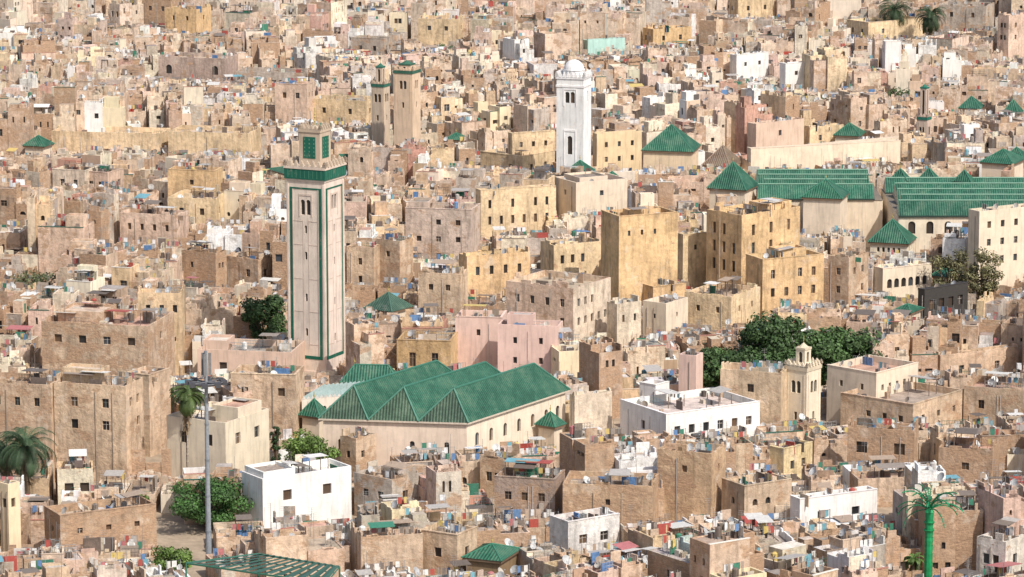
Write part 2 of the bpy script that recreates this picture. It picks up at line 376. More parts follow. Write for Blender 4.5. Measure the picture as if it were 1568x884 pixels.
def merlons(b,x0,x1,y0,y1,z,w,h,m,c):
    for (ax,ay,bx,by) in ((x0,y0,x1,y0),(x1,y0,x1,y1),(x1,y1,x0,y1),(x0,y1,x0,y0)):
        L=math.hypot(bx-ax,by-ay);n=max(2,int(L/(w*1.45)))
        for i in range(n+1):
            t=i/n;x=ax+(bx-ax)*t;y=ay+(by-ay)*t;q=w/2
            b.box(x-q,x+q,y-q*.6,y+q*.6,z,z+h*.5,m,c);b.box(x-q*.55,x+q*.55,y-q*.5,y+q*.5,z+h*.5+.002,z+h*.8,m,c)
            b.frus(x,y,z+h*.8,z+h*1.05,q*.4,0,4,m,c,False,math.pi/4)
# 1. Rcif minaret -------------------------------------------------
def rcif():
    C=W(499,588,0);s=proj(C.x,C.y,0)[2];th=math.radians(25);S=58/s/math.cos(th);b=B()
    hz=lambda y:(588-y)/(s*.985)*1.0
    zt=hz(281);g=(.02,.12,.08);cw=(.7,.59,.5);tr=(.58,.47,.39)
    u=S/2
    wf=[(u-.85,u-.12,hz(332),hz(309),'a'),(u+.12,u+.85,hz(332),hz(309),'a')]+[(u-.2,u+.2,hz(y+12),hz(y),'a') for y in (348,388,452,505)]
    wr=[(u-.2,u+.2,hz(y+12),hz(y),'a') for y in (348,398,460,515)]+[(u-.8,u-.1,hz(325),hz(303),'a'),(u+.1,u+.8,hz(325),hz(303),'a')]
    vol(b,-S,0,0,S,0,zt,0,cw,cw,(wf,wr,(),()),CL)
    def panel(side,u0,u1,z0,z1,d,c,m=CL):
        if side=='F': b.box(-S+u0,-S+u1,-d,0,z0,z1,m,c,True)
        elif side=='R': b.box(0,d,u0,u1,z0,z1,m,c,True)
        elif side=='L': b.box(-S-d,-S,u0,u1,z0,z1,m,c,True)
        else: b.box(-S+u0,-S+u1,S,S+d,z0,z1,m,c,True)
    for sd in 'FRLB':
        for a in (.5,S-.95):
            panel(sd,a,a+.45,hz(547),zt-1.0,.06,g)
        panel(sd,.95,S-.95,zt-1.25,zt-1.0,.06,g); panel(sd,.5,S-.5,hz(552),hz(547)-.003,.06,g)
        panel(sd,.0,.3,hz(560),zt-.4,.1,cw);panel(sd,S-.3,S,hz(560),zt-.4,.1,cw)
        panel(sd,.95,1.1,hz(547),zt-1.253,.09,tr);panel(sd,S-1.1,S-.95,hz(547),zt-1.253,.09,tr)
        for y in (342,378,430,480,530): panel(sd,1.1,u-.5,hz(y),hz(y)+.1,.04,tr);panel(sd,u+.5,S-1.1,hz(y),hz(y)+.1,.04,tr)
        for du in (-1.15,1.0): panel(sd,u+du,u+du+.15,hz(335),hz(303),.07,tr)
        panel(sd,u-1.15,u+1.15,hz(303)+.003,hz(300),.07,tr)
        for du in (-.55,.43): panel(sd,u+du,u+du+.12,hz(532),hz(340),.03,tr)
    b.box(-S-.15,.15,-.15,S+.15,zt,zt+.3,CL,cw,True)
    b.box(-S-.3,.3,-.3,S+.3,zt+.303,zt+1.9,CL,g,True)
    for i in range(9):
        t=-S-.0+(S)*(i+.5)/9
        b.box(t-.07,t+.07,-.34,-.3,zt+.5,zt+1.7,CL,(.05,.18,.12),True); b.box(.3,.34,S+t-.07,S+t+.07,zt+.5,zt+1.7,CL,(.05,.18,.12),True)
    b.box(-S-.38,.38,-.38,S+.38,zt+1.903,zt+2.3,CL,(.66,.54,.44),True)
    merlons(b,-S-.2,.2,-.2,S+.2,zt+2.3,.6,1.0,CL,(.58,.47,.36))
    z0=zt+2.25;l=S*.56;x0=-S/2-l/2;x1=-S/2+l/2;y0=S/2-l/2;y1=S/2+l/2;z1=hz(203)-.6;cl=(.5,.4,.3)
    vol(b,x0,x1,y0,y1,z0,z1,0,cl,cl,((),(),(),()),CL)
    for (a,c_,d,e) in ((x0+.75,x1-.75,y0-.05,y0),(x1,x1+.05,y0+.75,y1-.75)): b.box(a,c_,d,e,z0+1.1,z1-.7,CL,g,True)
    for i in range(3):
        for j in range(5):
            xx=x0+1.0+i*(l-2.0)/2;zz=z0+1.4+j*.62
            b.box(xx-.1,xx+.1,y0-.08,y0-.053,zz,zz+.25,CL,(.1,.23,.15),True);yy=y0+1.0+i*(l-2.0)/2;b.box(x1+.053,x1+.08,yy-.1,yy+.1,zz,zz+.25,CL,(.1,.23,.15),True)
    b.box(x0-.12,x1+.12,y0-.12,y1+.12,z1+.003,z1+.5,CL,cl,True)
    merlons(b,x0,x1,y0,y1,z1+.5,.45,.7,CL,cl)
    cx,cy=-S/2,S/2
    b.frus(cx,cy,z1+.5,z1+.9,.7,.2,8,CL,(.5,.42,.32))
    b.rod((cx,cy,z1+.5),(cx,cy,z1+3.6),.06,PA,(.4,.32,.12),5)
    for zz,rr in ((1.4,.2),(2.0,.16),(2.5,.12)): b.frus(cx,cy,z1+zz,z1+zz+rr,.05,rr,7,PA,(.5,.38,.12));b.frus(cx,cy,z1+zz+rr,z1+zz+2*rr,rr,.05,7,PA,(.5,.38,.12))
    b.rod((x0+.2,y1-.2,z1),(x0+.2,y1-.2,z1+2.8),.05,PA,(.3,.3,.3),4)
    b.box(-S-.15,.15,-.15,S+.15,0,hz(570),CL,cw)
    b.make('green_banded_minaret',(C.x,C.y,0),-th);excl(C,th,S,S);CON.append((436,530,585,C.y))
rcif()
def white_minaret():
    C=W(893,300,0);s=proj(C.x,C.y,0)[2];th=math.radians(17);S=41/s/math.cos(th);b=B();c=(.8,.78,.76);hz=lambda y:(300-y)/(s*.985)
    zt=hz(121);u=S/2
    vol(b,-S,0,0,S,0,zt,0,c,c,([(u-1,u-.12,hz(160),hz(143),'a'),(u+.12,u+1,hz(160),hz(143),'a'),(u-.5,u+.5,hz(238),hz(210),'a')],[(u-.3,u+.3,hz(160),hz(143),'a')],(),()),CL)
    for z0,z1,d in ((hz(136),hz(133),.14),(zt-.35,zt,.16)): b.box(-S-d,d,-d,S+d,z0,z1+.004,CL,c,True)
    for x0,x1,y0,y1 in ((u-1.3,u-1.1,255,200),(u+1.1,u+1.3,255,200),(u-1.1,u+1.1,203,200)): b.box(-S+x0,-S+x1,-.1,0,hz(y0),hz(y1),CL,c,True)
    for x0,x1,y0,y1 in ((u-1.4,u-1.25,165,138),(u+1.25,u+1.4,165,138),(u-1.25,u+1.25,140,138)): b.box(-S+x0,-S+x1,-.1,0,hz(y0),hz(y1),CL,c,True)
    merlons(b,-S-.05,.05,-.05,S+.05,zt,.55,1.2,CL,c)
    cx,cy=-S/2,S/2;r=S*.36
    b.frus(cx,cy,zt,zt+1.2,r,r,16,CL,c,True);b.frus(cx,cy,zt+1.2,zt+1.35,r*1.08,r*1.08,16,CL,c,True)
    for i in range(8):
        a0=i*math.pi/16;a1=(i+1)*math.pi/16
        b.frus(cx,cy,zt+1.35+r*.95*math.sin(a0),zt+1.35+r*.95*math.sin(a1),r*math.cos(a0),max(0,r*math.cos(a1)),20,CL,c,False)
    b.rod((cx,cy,zt+r+1),(cx,cy,zt+r+3),.06,PA,(.35,.3,.2),5)
    b.rod((cx+1.6,cy,zt),(cx+1.8,cy,zt+9.5),.05,PA,(.2,.2,.2),4)
    b.make('white_minaret',(C.x,C.y,0),-th);excl(C,th,S,S);CON.append((850,908,258,C.y))
white_minaret()
def small_minaret(xl,xc,xr,yt,yb,base,th,c,band,name,ly=None,lw=.5):
    C=W(xc,base,0);s=proj(C.x,C.y,0)[2];th=math.radians(th);S=(xc-xl)/s/math.cos(th);b=B();hz=lambda y:(base-y)/(s*.985);zt=hz(yt);u=S/2
    wf=[(u-.8,u-.1,zt-4,zt-2.2,'a'),(u+.1,u+.8,zt-4,zt-2.2,'a'),(u-.25,u+.25,zt-8,zt-6.8,'r')]
    vol(b,-S,0,0,S,0,zt,0,c,c,(wf,wf,(),()),CL)
    b.box(-S-.1,.1,-.1,S+.1,zt-.7,zt-.1,CL,band,True)
    for a,d in ((.35,.6),(S-.6,S-.35)): b.box(-S+a,-S+d,-.05,0,zt-9,zt-1.2,CL,jit(c,.2),True);b.box(0,.05,a,d,zt-9,zt-1.2,CL,jit(c,.2),True)
    merlons(b,-S,0,0,S,zt,.45,.7,CL,c)
    l=S*lw;x0=-S/2-l/2;y0=S/2-l/2;z1=zt+((yt-ly)/s if ly else 2.5)
    vol(b,x0,x0+l,y0,y0+l,zt-.02,z1,0,c,c,([(l*.3,l*.7,zt+.3,z1-.6,'a')],[(l*.3,l*.7,zt+.3,z1-.6,'a')],(),()),CL)
    b.box(x0-.08,x0+l+.08,y0-.08,y0+l+.08,z1-.3,z1+.01,CL,band,True)
    b.frus(-S/2,S/2,z1+.01,z1+.7,l*.5,0,8,CL,band,False);b.rod((-S/2,S/2,z1+.5),(-S/2,S/2,z1+1.7),.05,PA,(.4,.3,.1),4)
    b.make(name,(C.x,C.y,0),-th);excl(C,th,S,S);CON.append((xl,xr,yb,C.y))
small_minaret(603,632,646,110,222,260,22,(.64,.48,.34),(.05,.13,.09),'tan_minaret',101,.6)
small_minaret(569,588,600,130,188,245,25,(.58,.46,.35),(.04,.14,.1),'green_topped_minaret',104,.5)
small_minaret(1203,1234,1259,562,642,672,38,(.74,.64,.49),(.6,.51,.38),'cream_minaret',536,.42)
small_minaret(1404,1418,1427,180,205,245,30,(.56,.44,.36),(.03,.15,.11),'stone_minaret',135,.62)
# 2. Rcif mosque --------------------------------------------------
def mosque():
    z=7.5;A=W(487,641,z);Bp=W(717,648,z);Cc=W(873,597,z);dv=Cc-Bp;av=(Bp-A)/3
    O=Bp.copy();O.z=0;b=B();q=lambda v:(v.x-O.x,v.y-O.y,v.z)
    up=Vector((0,0,1));ad=av.normalized();dd=dv.normalized()
    for i in range(3):
        e0=A+av*i;e1=A+av*(i+1);m=(e0+e1)/2
        r0=m+dd*2.6+up*4.3;r1=m+dv-dd*3.2+up*4.3
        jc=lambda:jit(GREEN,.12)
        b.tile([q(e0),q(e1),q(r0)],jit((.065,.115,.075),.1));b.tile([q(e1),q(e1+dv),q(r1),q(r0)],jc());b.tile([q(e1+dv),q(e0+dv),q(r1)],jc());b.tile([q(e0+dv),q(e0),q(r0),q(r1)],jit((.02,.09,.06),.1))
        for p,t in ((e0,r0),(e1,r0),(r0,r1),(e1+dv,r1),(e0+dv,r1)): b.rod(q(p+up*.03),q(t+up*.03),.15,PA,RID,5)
    ins=.45
    a0=A+ad*ins+dd*ins;b0=Bp-ad*ins+dd*ins;c0=Bp+dv-ad*ins-dd*ins;d0=A+dv+ad*ins-dd*ins
    L=(b0-a0).length;Dp=(c0-b0).length;c=(.72,.58,.46,.03);c2=(.76,.65,.51,.03)
    s=lambda v:(v.x-O.x,v.y-O.y)
    wf=[(u-.35,u+.35,z-4.6,z-2.9,'a') for u in (L*.12,L*.62,L*.86)]
    wall(b,s(a0),s(b0),0,z-.02,wf,c,CL)
    wr=[(Dp*t-.45,Dp*t+.45,z-3.8,z-1.9,'a') for t in (.1,.24,.38,.52,.66,.8,.92)]
    wall(b,s(b0),s(c0),0,z-.02,wr,c2,CL);wall(b,s(c0),s(d0),0,z-.02,[],c,CL);wall(b,s(d0),s(a0),0,z-.02,[],c,CL)
    b.poly([q(A-up*.25),q(A+dv-up*.25),q(Cc-up*.25),q(Bp-up*.25)],PA,(.5,.4,.3))
    for p,t in ((A,Bp),(Bp,Cc),(Cc,A+dv),(A+dv,A)): b.poly([q(p-up*.25),q(t-up*.25),q(t),q(p)],PA,(.6,.5,.4))
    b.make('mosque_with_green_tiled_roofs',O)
    th=math.atan2(ad.y,ad.x);EXC.append((A.x,A.y,math.cos(th),math.sin(th),0,24,0,24))
    EXC.append((Bp.x,Bp.y,dd.x,dd.y,0,Dp+1,0,24))
    CON.append((478,735,694,Bp.y));CON.append((735,800,684,Bp.y+8));CON.append((800,878,657,Bp.y+16))
mosque()
pav(520,612,616,588,558,592,6,ridge=5,hid=6,depth=8)
pav(455,490,505,640,610,640,30,hid=5)
pav(818,850,868,655,630,668,35,hid=3)
def gallery():
    A=W(462,612,7);Bq=W(556,604,7);n=14;b=B();O=Vector((A.x,A.y,0));v=(Bq-A)/n;d=Vector((.3,1,0)).normalized()*9;up=Vector((0,0,1));q=lambda p:tuple(p-O)
    for i in range(n):
        p=A+v*i;t=A+v*(i+1);m=(p+t)/2+up*.45
        b.poly([q(p),q(m),q(m+d),q(p+d)],CL,(.7,.68,.66));b.poly([q(m),q(t),q(t+d),q(m+d)],CL,(.3,.38,.36))
        b.poly([q(p),q(t),q(m)],CL,(.65,.6,.55))
    w=[(i*.95+.3,i*.95+.85,3.5,5.8,'a') for i in range(9)]
    wall(b,(0,0),tuple((Bq-A)[:2]),0,6.98,w,(.74,.65,.55),CL)
    wall(b,tuple((Bq-A)[:2]),tuple((Bq-A+d)[:2]),0,6.98,[],(.68,.6,.52),CL);wall(b,tuple(d[:2]),(0,0),0,6.98,[],(.68,.6,.52),CL)
    b.make('mosque_courtyard_gallery',O);EXC.append((A.x,A.y,1,0,0,9.5,0,9))
gallery()
# 3. great mosque long parallel green roofs ------------------------
def longroof(xl,xr,ye,yback,n,z,wc,name,wn,kind,sk=0.0,rise=2.6):
    A=W(xl,ye,z);Bq=W(xr,ye+sk,z);K=W(xl,yback,z);dep=(K.y-A.y)/n;O=Vector((A.x,A.y,0));b=B();up=Vector((0,0,1));v=Bq-A;L=v.length;e=v/L;dn=Vector((-e.y,e.x,0))*dep
    q=lambda p:tuple(p-O)
    for i in range(n):
        sh=e*R.uniform(-.3,1.5)*(i>0);p0=A+dn*i+sh;p1=A+dn*i+v-e*R.uniform(0,2.0);d2=dn*.8;m0=p0+d2/2+up*rise+e*.2;m1=p1+d2/2+up*rise-e*.2
        b.tile([q(p0),q(p1),q(m1),q(m0)],jit((.03,.13,.085),.15));b.tile([q(p1+d2),q(p0+d2),q(m0),q(m1)],jit(GREEN,.15))
        b.poly([q(p0+d2),q(p0),q(m0)],CL,(.6,.5,.38));b.poly([q(p1),q(p1+d2),q(m1)],CL,(.66,.55,.43))
        b.rod(q(m0),q(m1),.17,PA,(.14,.28,.2),5); b.rod(q(p0+up*.05),q(p1+up*.05),.2,PA,(.02,.045,.035),4)
    s=lambda p:((p-O).x,(p-O).y);D=dn*n
    wall(b,s(A+dn*.03),s(Bq+dn*.03),0,z-.05,wrow(L,z,wn,1,1.3 if kind=='a' else .7,2.3 if kind=='a' else 1.2,.9,kind=kind,mg=.8),wc,CL)
    wall(b,s(Bq+dn*.03),s(Bq+D),0,z-.05,[],wc,CL);wall(b,s(Bq+D),s(A+D),0,z-.05,[],wc,CL);wall(b,s(A+D),s(A+dn*.03),0,z-.05,[],wc,CL)
    b.poly([q(A-up*.06),q(A+D-up*.06),q(Bq+D-up*.06),q(Bq-up*.06)],PA,(.2,.16,.12))
    b.make(name,O);EXC.append((A.x,A.y,e.x,e.y,0,L,0,dep*n));CON.append((xl,xr,ye+28,A.y))
longroof(1160,1352,306,276,4,9,(.72,.6,.45),'great_mosque_green_prayer_hall',0,'r')
longroof(1376,1640,332,288,5,9,(.76,.65,.5),'great_mosque_green_prayer_hall',9,'a')
for x,yy in ((1380,258),(1424,257),(1478,260)): pav(x-18,x+10,x+18,yy+20,yy,yy+20,25,z=11)
pav(1083,1143,1166,292,247,300,22,z=11)
pav(1075,1118,1142,256,222,262,25,col=(.2,.14,.1),name='brown_roofed_pavilion')
pav(982,1062,1077,233,190,264,12,hid=4,c=(.7,.54,.37),wn=(1,0,1,.7,1.2))
pav(1227,1290,1308,305,274,312,15,z=11)
pav(1330,1392,1410,374,335,392,18,hid=3,wn=(1,5,2,.5,.9),c=(.76,.67,.53))
pav(1276,1318,1330,209,188,214,15,hid=5);pav(1468,1502,1512,167,147,172,15,hid=5);pav(1535,1560,1572,175,152,182,20,hid=5)
pav(1502,1552,1580,252,228,262,25,z=12);pav(1530,1572,1590,250,225,262,25,z=11)
pav(32,68,80,225,207,240,20,hid=4);pav(680,705,716,215,203,219,20,hid=5);pav(405,440,528,268,250,270,60,hid=5)
pav(865,898,912,265,245,268,25,hid=5);pav(925,940,950,275,262,277,25,hid=5)
pav(555,600,632,478,447,482,35,hid=4,col=(.05,.11,.08));pav(1365,1395,1420,480,466,484,30,hid=4);pav(1425,1452,1476,425,408,430,30,hid=4)
pav(706,768,800,860,832,884,22,hid=2,name='green_roofed_kiosk',c=(.25,.17,.1))
# 4. houses placed one by one by pixel coordinates ----------------------------------
S=bld
S(620,722,735,322,397,12,(.62,.49,.4,.25),(3,3,0,.9,1.0),room=[(.0,.35,.1,.9,1.6)])
S(728,736,852,292,362,68,OC2,(2,0,6,.6,1.6))
S(850,882,962,280,332,62,CR,(1,1,1,.8,1.0),m=CL,room=[(.1,.9,.1,.7,1.3)])
S(922,948,1040,332,466,66,OC,(1,0,4,.45,.9),hid=3,room=[(.1,.5,.3,.9,1.5)],par=1.6)
S(1036,1046,1086,360,440,60,OC2,(1,0,1,.6,.9))
S(985,1000,1052,440,470,60,OC,(1,1,2,.6,.9))
S(1085,1136,1232,330,452,48,OC,(3,3,3,.75,1.9),k=14,hid=3,room=[(.3,.9,.5,.95,1.6)])
S(1145,1168,1266,398,470,64,OC,(2,0,4,.75,1.5),hid=3,room=[(.1,.8,.3,.8,1.8)])
S(702,715,812,393,458,66,OC,(1,0,4,.7,1.5))
S(828,848,922,376,428,62,OC2,(1,0,4,.7,1.5))
S(775,878,938,442,520,32,(.62,.46,.34,.2),(2,4,5,.8,1.3),c2=CR,hid=3)
S(930,945,983,466,522,55,CR,(1,0,3,.45,1.2))
S(985,1020,1056,465,510,35,CR,(1,1,1,.5,.8),m=CL)
S(1050,1120,1170,455,500,30,OC2,(1,2,2,.7,1.0))
S(607,690,700,523,572,8,(.56,.38,.2,.2),(1,2,0,1.0,2.2),c2=OC)
S(697,768,776,487,560,8,PKL,(1,1,0,.6,1.0),m=CL)
S(762,855,863,500,578,10,PKL,(2,2,1,.6,1.0),m=CL,room=[(.1,.6,.2,.8,2.0)])
S(828,840,905,378,400,60,OC2)
S(640,705,716,420,486,15,BE,(1,2,0,.8,1.0))
S(575,612,632,370,440,35,TAN,(2,1,0,.8,1.0))
S(530,572,590,380,440,20,BE,(2,1,0,.7,1.2))
S(1270,1300,1335,395,470,35,TAN,(2,1,2,.8,1.2))
S(1335,1352,1432,412,452,60,CR,(1,0,6,1.0,1.6),kind='a',m=CL)
S(1228,1240,1312,310,362,50,CR,(1,0,3,.8,1.3),m=CL,k=2,nd=0)
S(1306,1312,1375,312,345,50,CR,(1,0,3,.8,1.3),m=CL,k=2,nd=0,kind='a')
S(1486,1500,1600,324,440,60,CR,(3,0,4,.8,1.2),m=CL)
S(1408,1416,1490,444,488,50,(.05,.045,.04,0),(1,0,4,1.2,1.6),m=PA,name='dark_glazed_house')
S(1145,1158,1236,190,240,52,PK,(1,0,1,.8,1.2),m=CL)
S(1145,1150,1388,228,262,70,CR,(1,0,0,.8,1.2),m=CL,name='mosque_precinct_wall_building',k=2,nd=0)
S(1237,1242,1395,222,250,60,CR,(1,0,0,1,1),m=CL,k=2,nd=0)
S(1232,1240,1300,195,228,60,OC2,(1,0,2,.8,1.2))
S(908,914,984,205,260,64,OC2,(2,0,3,.7,1.1),m=CL)
S(778,784,850,205,258,64,OC2,(2,0,3,.7,1.1))
S(735,800,850,240,262,40,OC2);S(873,880,938,606,658,62,CR,(1,0,0,.8,1),nd=2)
# left part
S(58,226,256,500,576,14,(.56,.42,.3,.45),(1,4,1,1.2,1.2),room=[(.05,.5,.3,.9,1.6)],k=22,nd=5,hid=4)
S(78,192,212,592,706,16,BE,(2,2,2,1.0,1.3),room=[(.0,.6,.3,.9,2.2)],k=18,nd=3,hid=4)
S(-30,78,96,590,700,14,TAN,(1,3,0,.8,1.2),k=12,hid=4)
S(188,228,256,575,660,28,BE,(1,0,0,1,1),hid=4)
S(300,446,462,540,580,10,PK,(1,2,0,1.2,1.2),room=[(.0,.3,.2,.8,1.6)],m=CL,k=10)
S(352,452,462,575,652,8,BE,(1,3,0,1.0,1.2),k=14,hid=4,nd=4)
S(250,345,405,648,712,30,(.68,.58,.44,.1),(1,2,2,1.2,1.6),m=CL,hid=4,room=[(.5,1,.3,.9,2)])
S(345,360,410,655,700,60,CR,(1,0,2,1.4,1.6),m=CL,kind='a')
S(366,402,534,734,798,56,WH,(1,0,2,1.3,1.4),m=CL,name='white_house',hid=2,room=[(.0,1,.0,.4,1.4)],c2=WH,croof=(.66,.62,.57))
S(0,12,26,742,835,40,(.76,.62,.42,.0),(1,1,2,.7,1.2),m=CL,hid=3,depth=6)
S(60,92,232,790,838,62,BR,(1,1,3,.7,.7),k=16,nd=4)
S(255,330,345,305,345,12,OC2);S(75,245,256,205,235,10,OC2,(1,0,0,.8,1),par=1.2);S(255,380,395,205,240,12,OC2,(1,0,0,.8,1))
S(240,345,360,90,128,14,(.46,.35,.29,.2),(1,4,0,1.5,2.2),kind='a',k=12)
S(360,465,475,112,130,10,GR,(1,8,0,1.2,1.2));S(255,330,338,262,318,12,OC,(1,1,0,.8,1.0))
S(180,270,285,330,378,18,PK,(1,4,0,.7,1.2));S(275,330,345,388,440,30,BR,(1,2,2,.6,1.0));S(340,395,430,398,440,35,TAN)
S(78,130,150,262,290,20,CR);S(125,165,185,265,290,25,PK);S(420,470,480,130,190,15,PK)
S(250,300,320,15,55,25,OC,(1,2,1,.8,1.2));S(215,262,275,0,40,20,BR)
S(640,700,712,30,68,15,OC2,(1,2,1,1,1.2));S(536,588,600,60,85,20,GR)
S(893,900,958,62,88,60,(.4,.58,.52,0),(1,0,0,.8,1),m=CL,name='turquoise_house')
S(1530,1545,1590,25,95,45,PK,(2,2,2,.8,1.2));S(1440,1510,1530,10,50,20,GR);S(1118,1130,1190,0,30,60,OC2)
S(1195,1203,1292,98,140,60,WH,(1,0,3,.9,1.0),m=CL);S(1118,1128,1180,85,125,50,WH,(1,0,2,.9,1.0),m=CL)
# right / centre front
S(953,1020,1170,635,664,58,WH,(1,1,6,1.0,1.3),m=CL,name='white_house',hid=4,croof=(.6,.5,.45),k=12)
S(980,1004,1026,590,625,40,WH,(1,0,0,.8,.8),m=CL,nd=0,k=1)
S(1105,1196,1215,572,645,20,(.66,.5,.34,.15),(1,1,0,1.0,1.2),hid=3)
S(1272,1342,1415,572,630,42,CR,(1,2,5,.6,.9),m=CL,hid=3)
S(1040,1066,1078,545,612,25,PKL,(1,0,0,1,1),m=CL)
S(1295,1398,1490,620,655,40,BE,(1,4,3,.8,.9))
S(1008,1090,1115,695,782,22,(.56,.39,.25,.4),(1,1,1,.7,.9),k=16,nd=5,hid=3)
S(862,1000,1012,745,800,8,(.56,.39,.25,.5),(1,1,0,.6,.8),k=20,nd=5,hid=3)
S(757,850,866,735,790,14,(.4,.3,.24,.4),(1,3,0,.9,1.1),k=16,nd=5)
S(1108,1140,1216,745,795,58,(.57,.43,.3,.25),(1,1,3,.8,.9),kind='a',k=12,nd=3)
S(1180,1200,1248,688,725,45,(.7,.55,.32,.1),(1,0,2,.8,1.2))
S(1212,1225,1350,765,800,62,WH,(1,0,2,1.2,1.1),m=CL,k=10)
S(842,870,950,800,845,56,(.74,.7,.65,.05),(1,0,2,1.2,1.2),k=10)
S(1300,1400,1412,660,712,14,BR,(1,3,0,1.5,1.6),k=10)
S(1480,1570,1600,598,640,20,TAN);S(1430,1440,1570,545,575,60,(.6,.43,.3,.2))
S(540,600,640,735,775,40,GR,(1,2,1,1.0,1.0));S(735,775,800,705,740,30,TAN)
S(520,545,575,672,710,40,TAN,(1,1,2,.7,1.0));S(640,700,730,820,870,30,BE,(1,1,1,1,1.2))
S(1300,1330,1420,35,62,55,OC2);S(985,1000,1060,45,75,60,OC);S(470,560,580,155,190,20,OC2)
S(1440,1520,1540,690,740,15,BR,(1,1,0,1,1));S(1500,1540,1600,830,884,40,(.7,.64,.56,.1))
# ---------------------------------------------------------------- trees
def tree(name,cx,ytop,wpx,ybase,col,cf=.75,nleaf=5000,ls=.45,yb=None,clear=True,excr=.5):
    P=W(cx,ybase,0);s=proj(P.x,P.y,0)[2];H=(ybase-ytop)/s;rad=wpx/2/s;b=B();r=random.Random(int(cx*7+ytop))
    bark=(.12,.085,.06);hz=H*(1-cf);tr=.12+H*.022
    b.frus(0,0,0,hz+H*.1,tr*1.4,tr,8,PL,bark)
    zc=H*(1-cf/2);rz=H*cf/2;lobes=[]
    nl=24
    for i in range(nl):
        a=r.uniform(0,6.28);zz=r.uniform(-.8,.8);k=math.sqrt(max(.25,1-zz*zz));q=r.uniform(.35,.85)
        c=Vector((math.cos(a)*rad*q*k,math.sin(a)*rad*q*k*.9,zc+zz*rz*.85));sz=r.uniform(.22,.4)*rad
        lobes.append((c,sz,r.uniform(.65,1.35)))
        b.rod((0,0,hz),tuple(c),tr*.45,PL,bark,5,.03)
    for i in range(nleaf):
        c,sz,k=lobes[i%nl]
        d=Vector((r.gauss(0,1),r.gauss(0,1),r.gauss(0,1))).normalized();rr=sz*(r.uniform(.35,1.12))**.6
        p=c+Vector((d.x*rr,d.y*rr,d.z*rr*min(1,rz/rad*1.2)*.85))
        n=(d+Vector((r.gauss(0,.6),r.gauss(0,.6),r.gauss(0,.6)+.3))).normalized();u=n.orthogonal().normalized();w=n.cross(u);an=r.uniform(0,6.28)
        u2=u*math.cos(an)+w*math.sin(an);w2=n.cross(u2);q=ls*r.uniform(.5,1.2);kk=k*r.uniform(.6,1.4)
        b.poly([p-u2*q*.5,p-w2*q*.28,p+u2*q*.5,p+w2*q*.28],LE,tuple(x*kk for x in col))
    b.make(name,P);EXC.append((P.x,P.y,1,0,-rad*excr,rad*excr,-rad*excr,rad*excr))
    if clear: CON.append((cx-wpx*.42,cx+wpx*.42,yb or ybase-5,P.y))
DG=(.055,.1,.032);LG=(.1,.16,.035)
tree('leafy_tree',408,446,80,540,DG,.9,6500,.6,525)
tree('leafy_tree',1125,520,135,612,DG,.9,9000,.7,594)
tree('leafy_tree',1205,482,165,608,DG,.9,13000,.7,590)
tree('leafy_tree',1288,496,130,602,(.06,.11,.035),.9,9000,.7,582)
tree('leafy_tree',478,660,100,736,LG,.9,8000,.45,716)
tree('leafy_tree',318,730,140,812,(.05,.11,.028),.92,9500,.45,796)
tree('pepper_tree',1455,370,64,470,(.15,.14,.065),.85,3600,.5,445)
tree('pepper_tree',1503,374,64,480,(.15,.14,.065),.85,3600,.5,455)
tree('olive_tree',60,413,90,455,(.12,.14,.07),.85,2400,.5,442)
tree('cypress_tree',423,640,20,720,(.03,.06,.02),.95,2200,.3,695)
tree('leafy_tree',258,836,76,890,LG,.85,4500,.42,868)
tree('leafy_tree',678,66,40,95,DG,.85,1200,.5,80)
tree('leafy_tree',1250,140,50,175,DG,.85,1500,.5,155)
tree('leafy_tree',1380,132,50,170,DG,.85,1500,.5,150)
tree('leafy_tree',1215,850,44,900,LG,.85,1500,.35,875,clear=False)
tree('leafy_tree',1085,868,50,910,LG,.85,1500,.35,880,clear=False)
tree('leafy_tree',215,756,38,792,LG,.85,1500,.38,778)
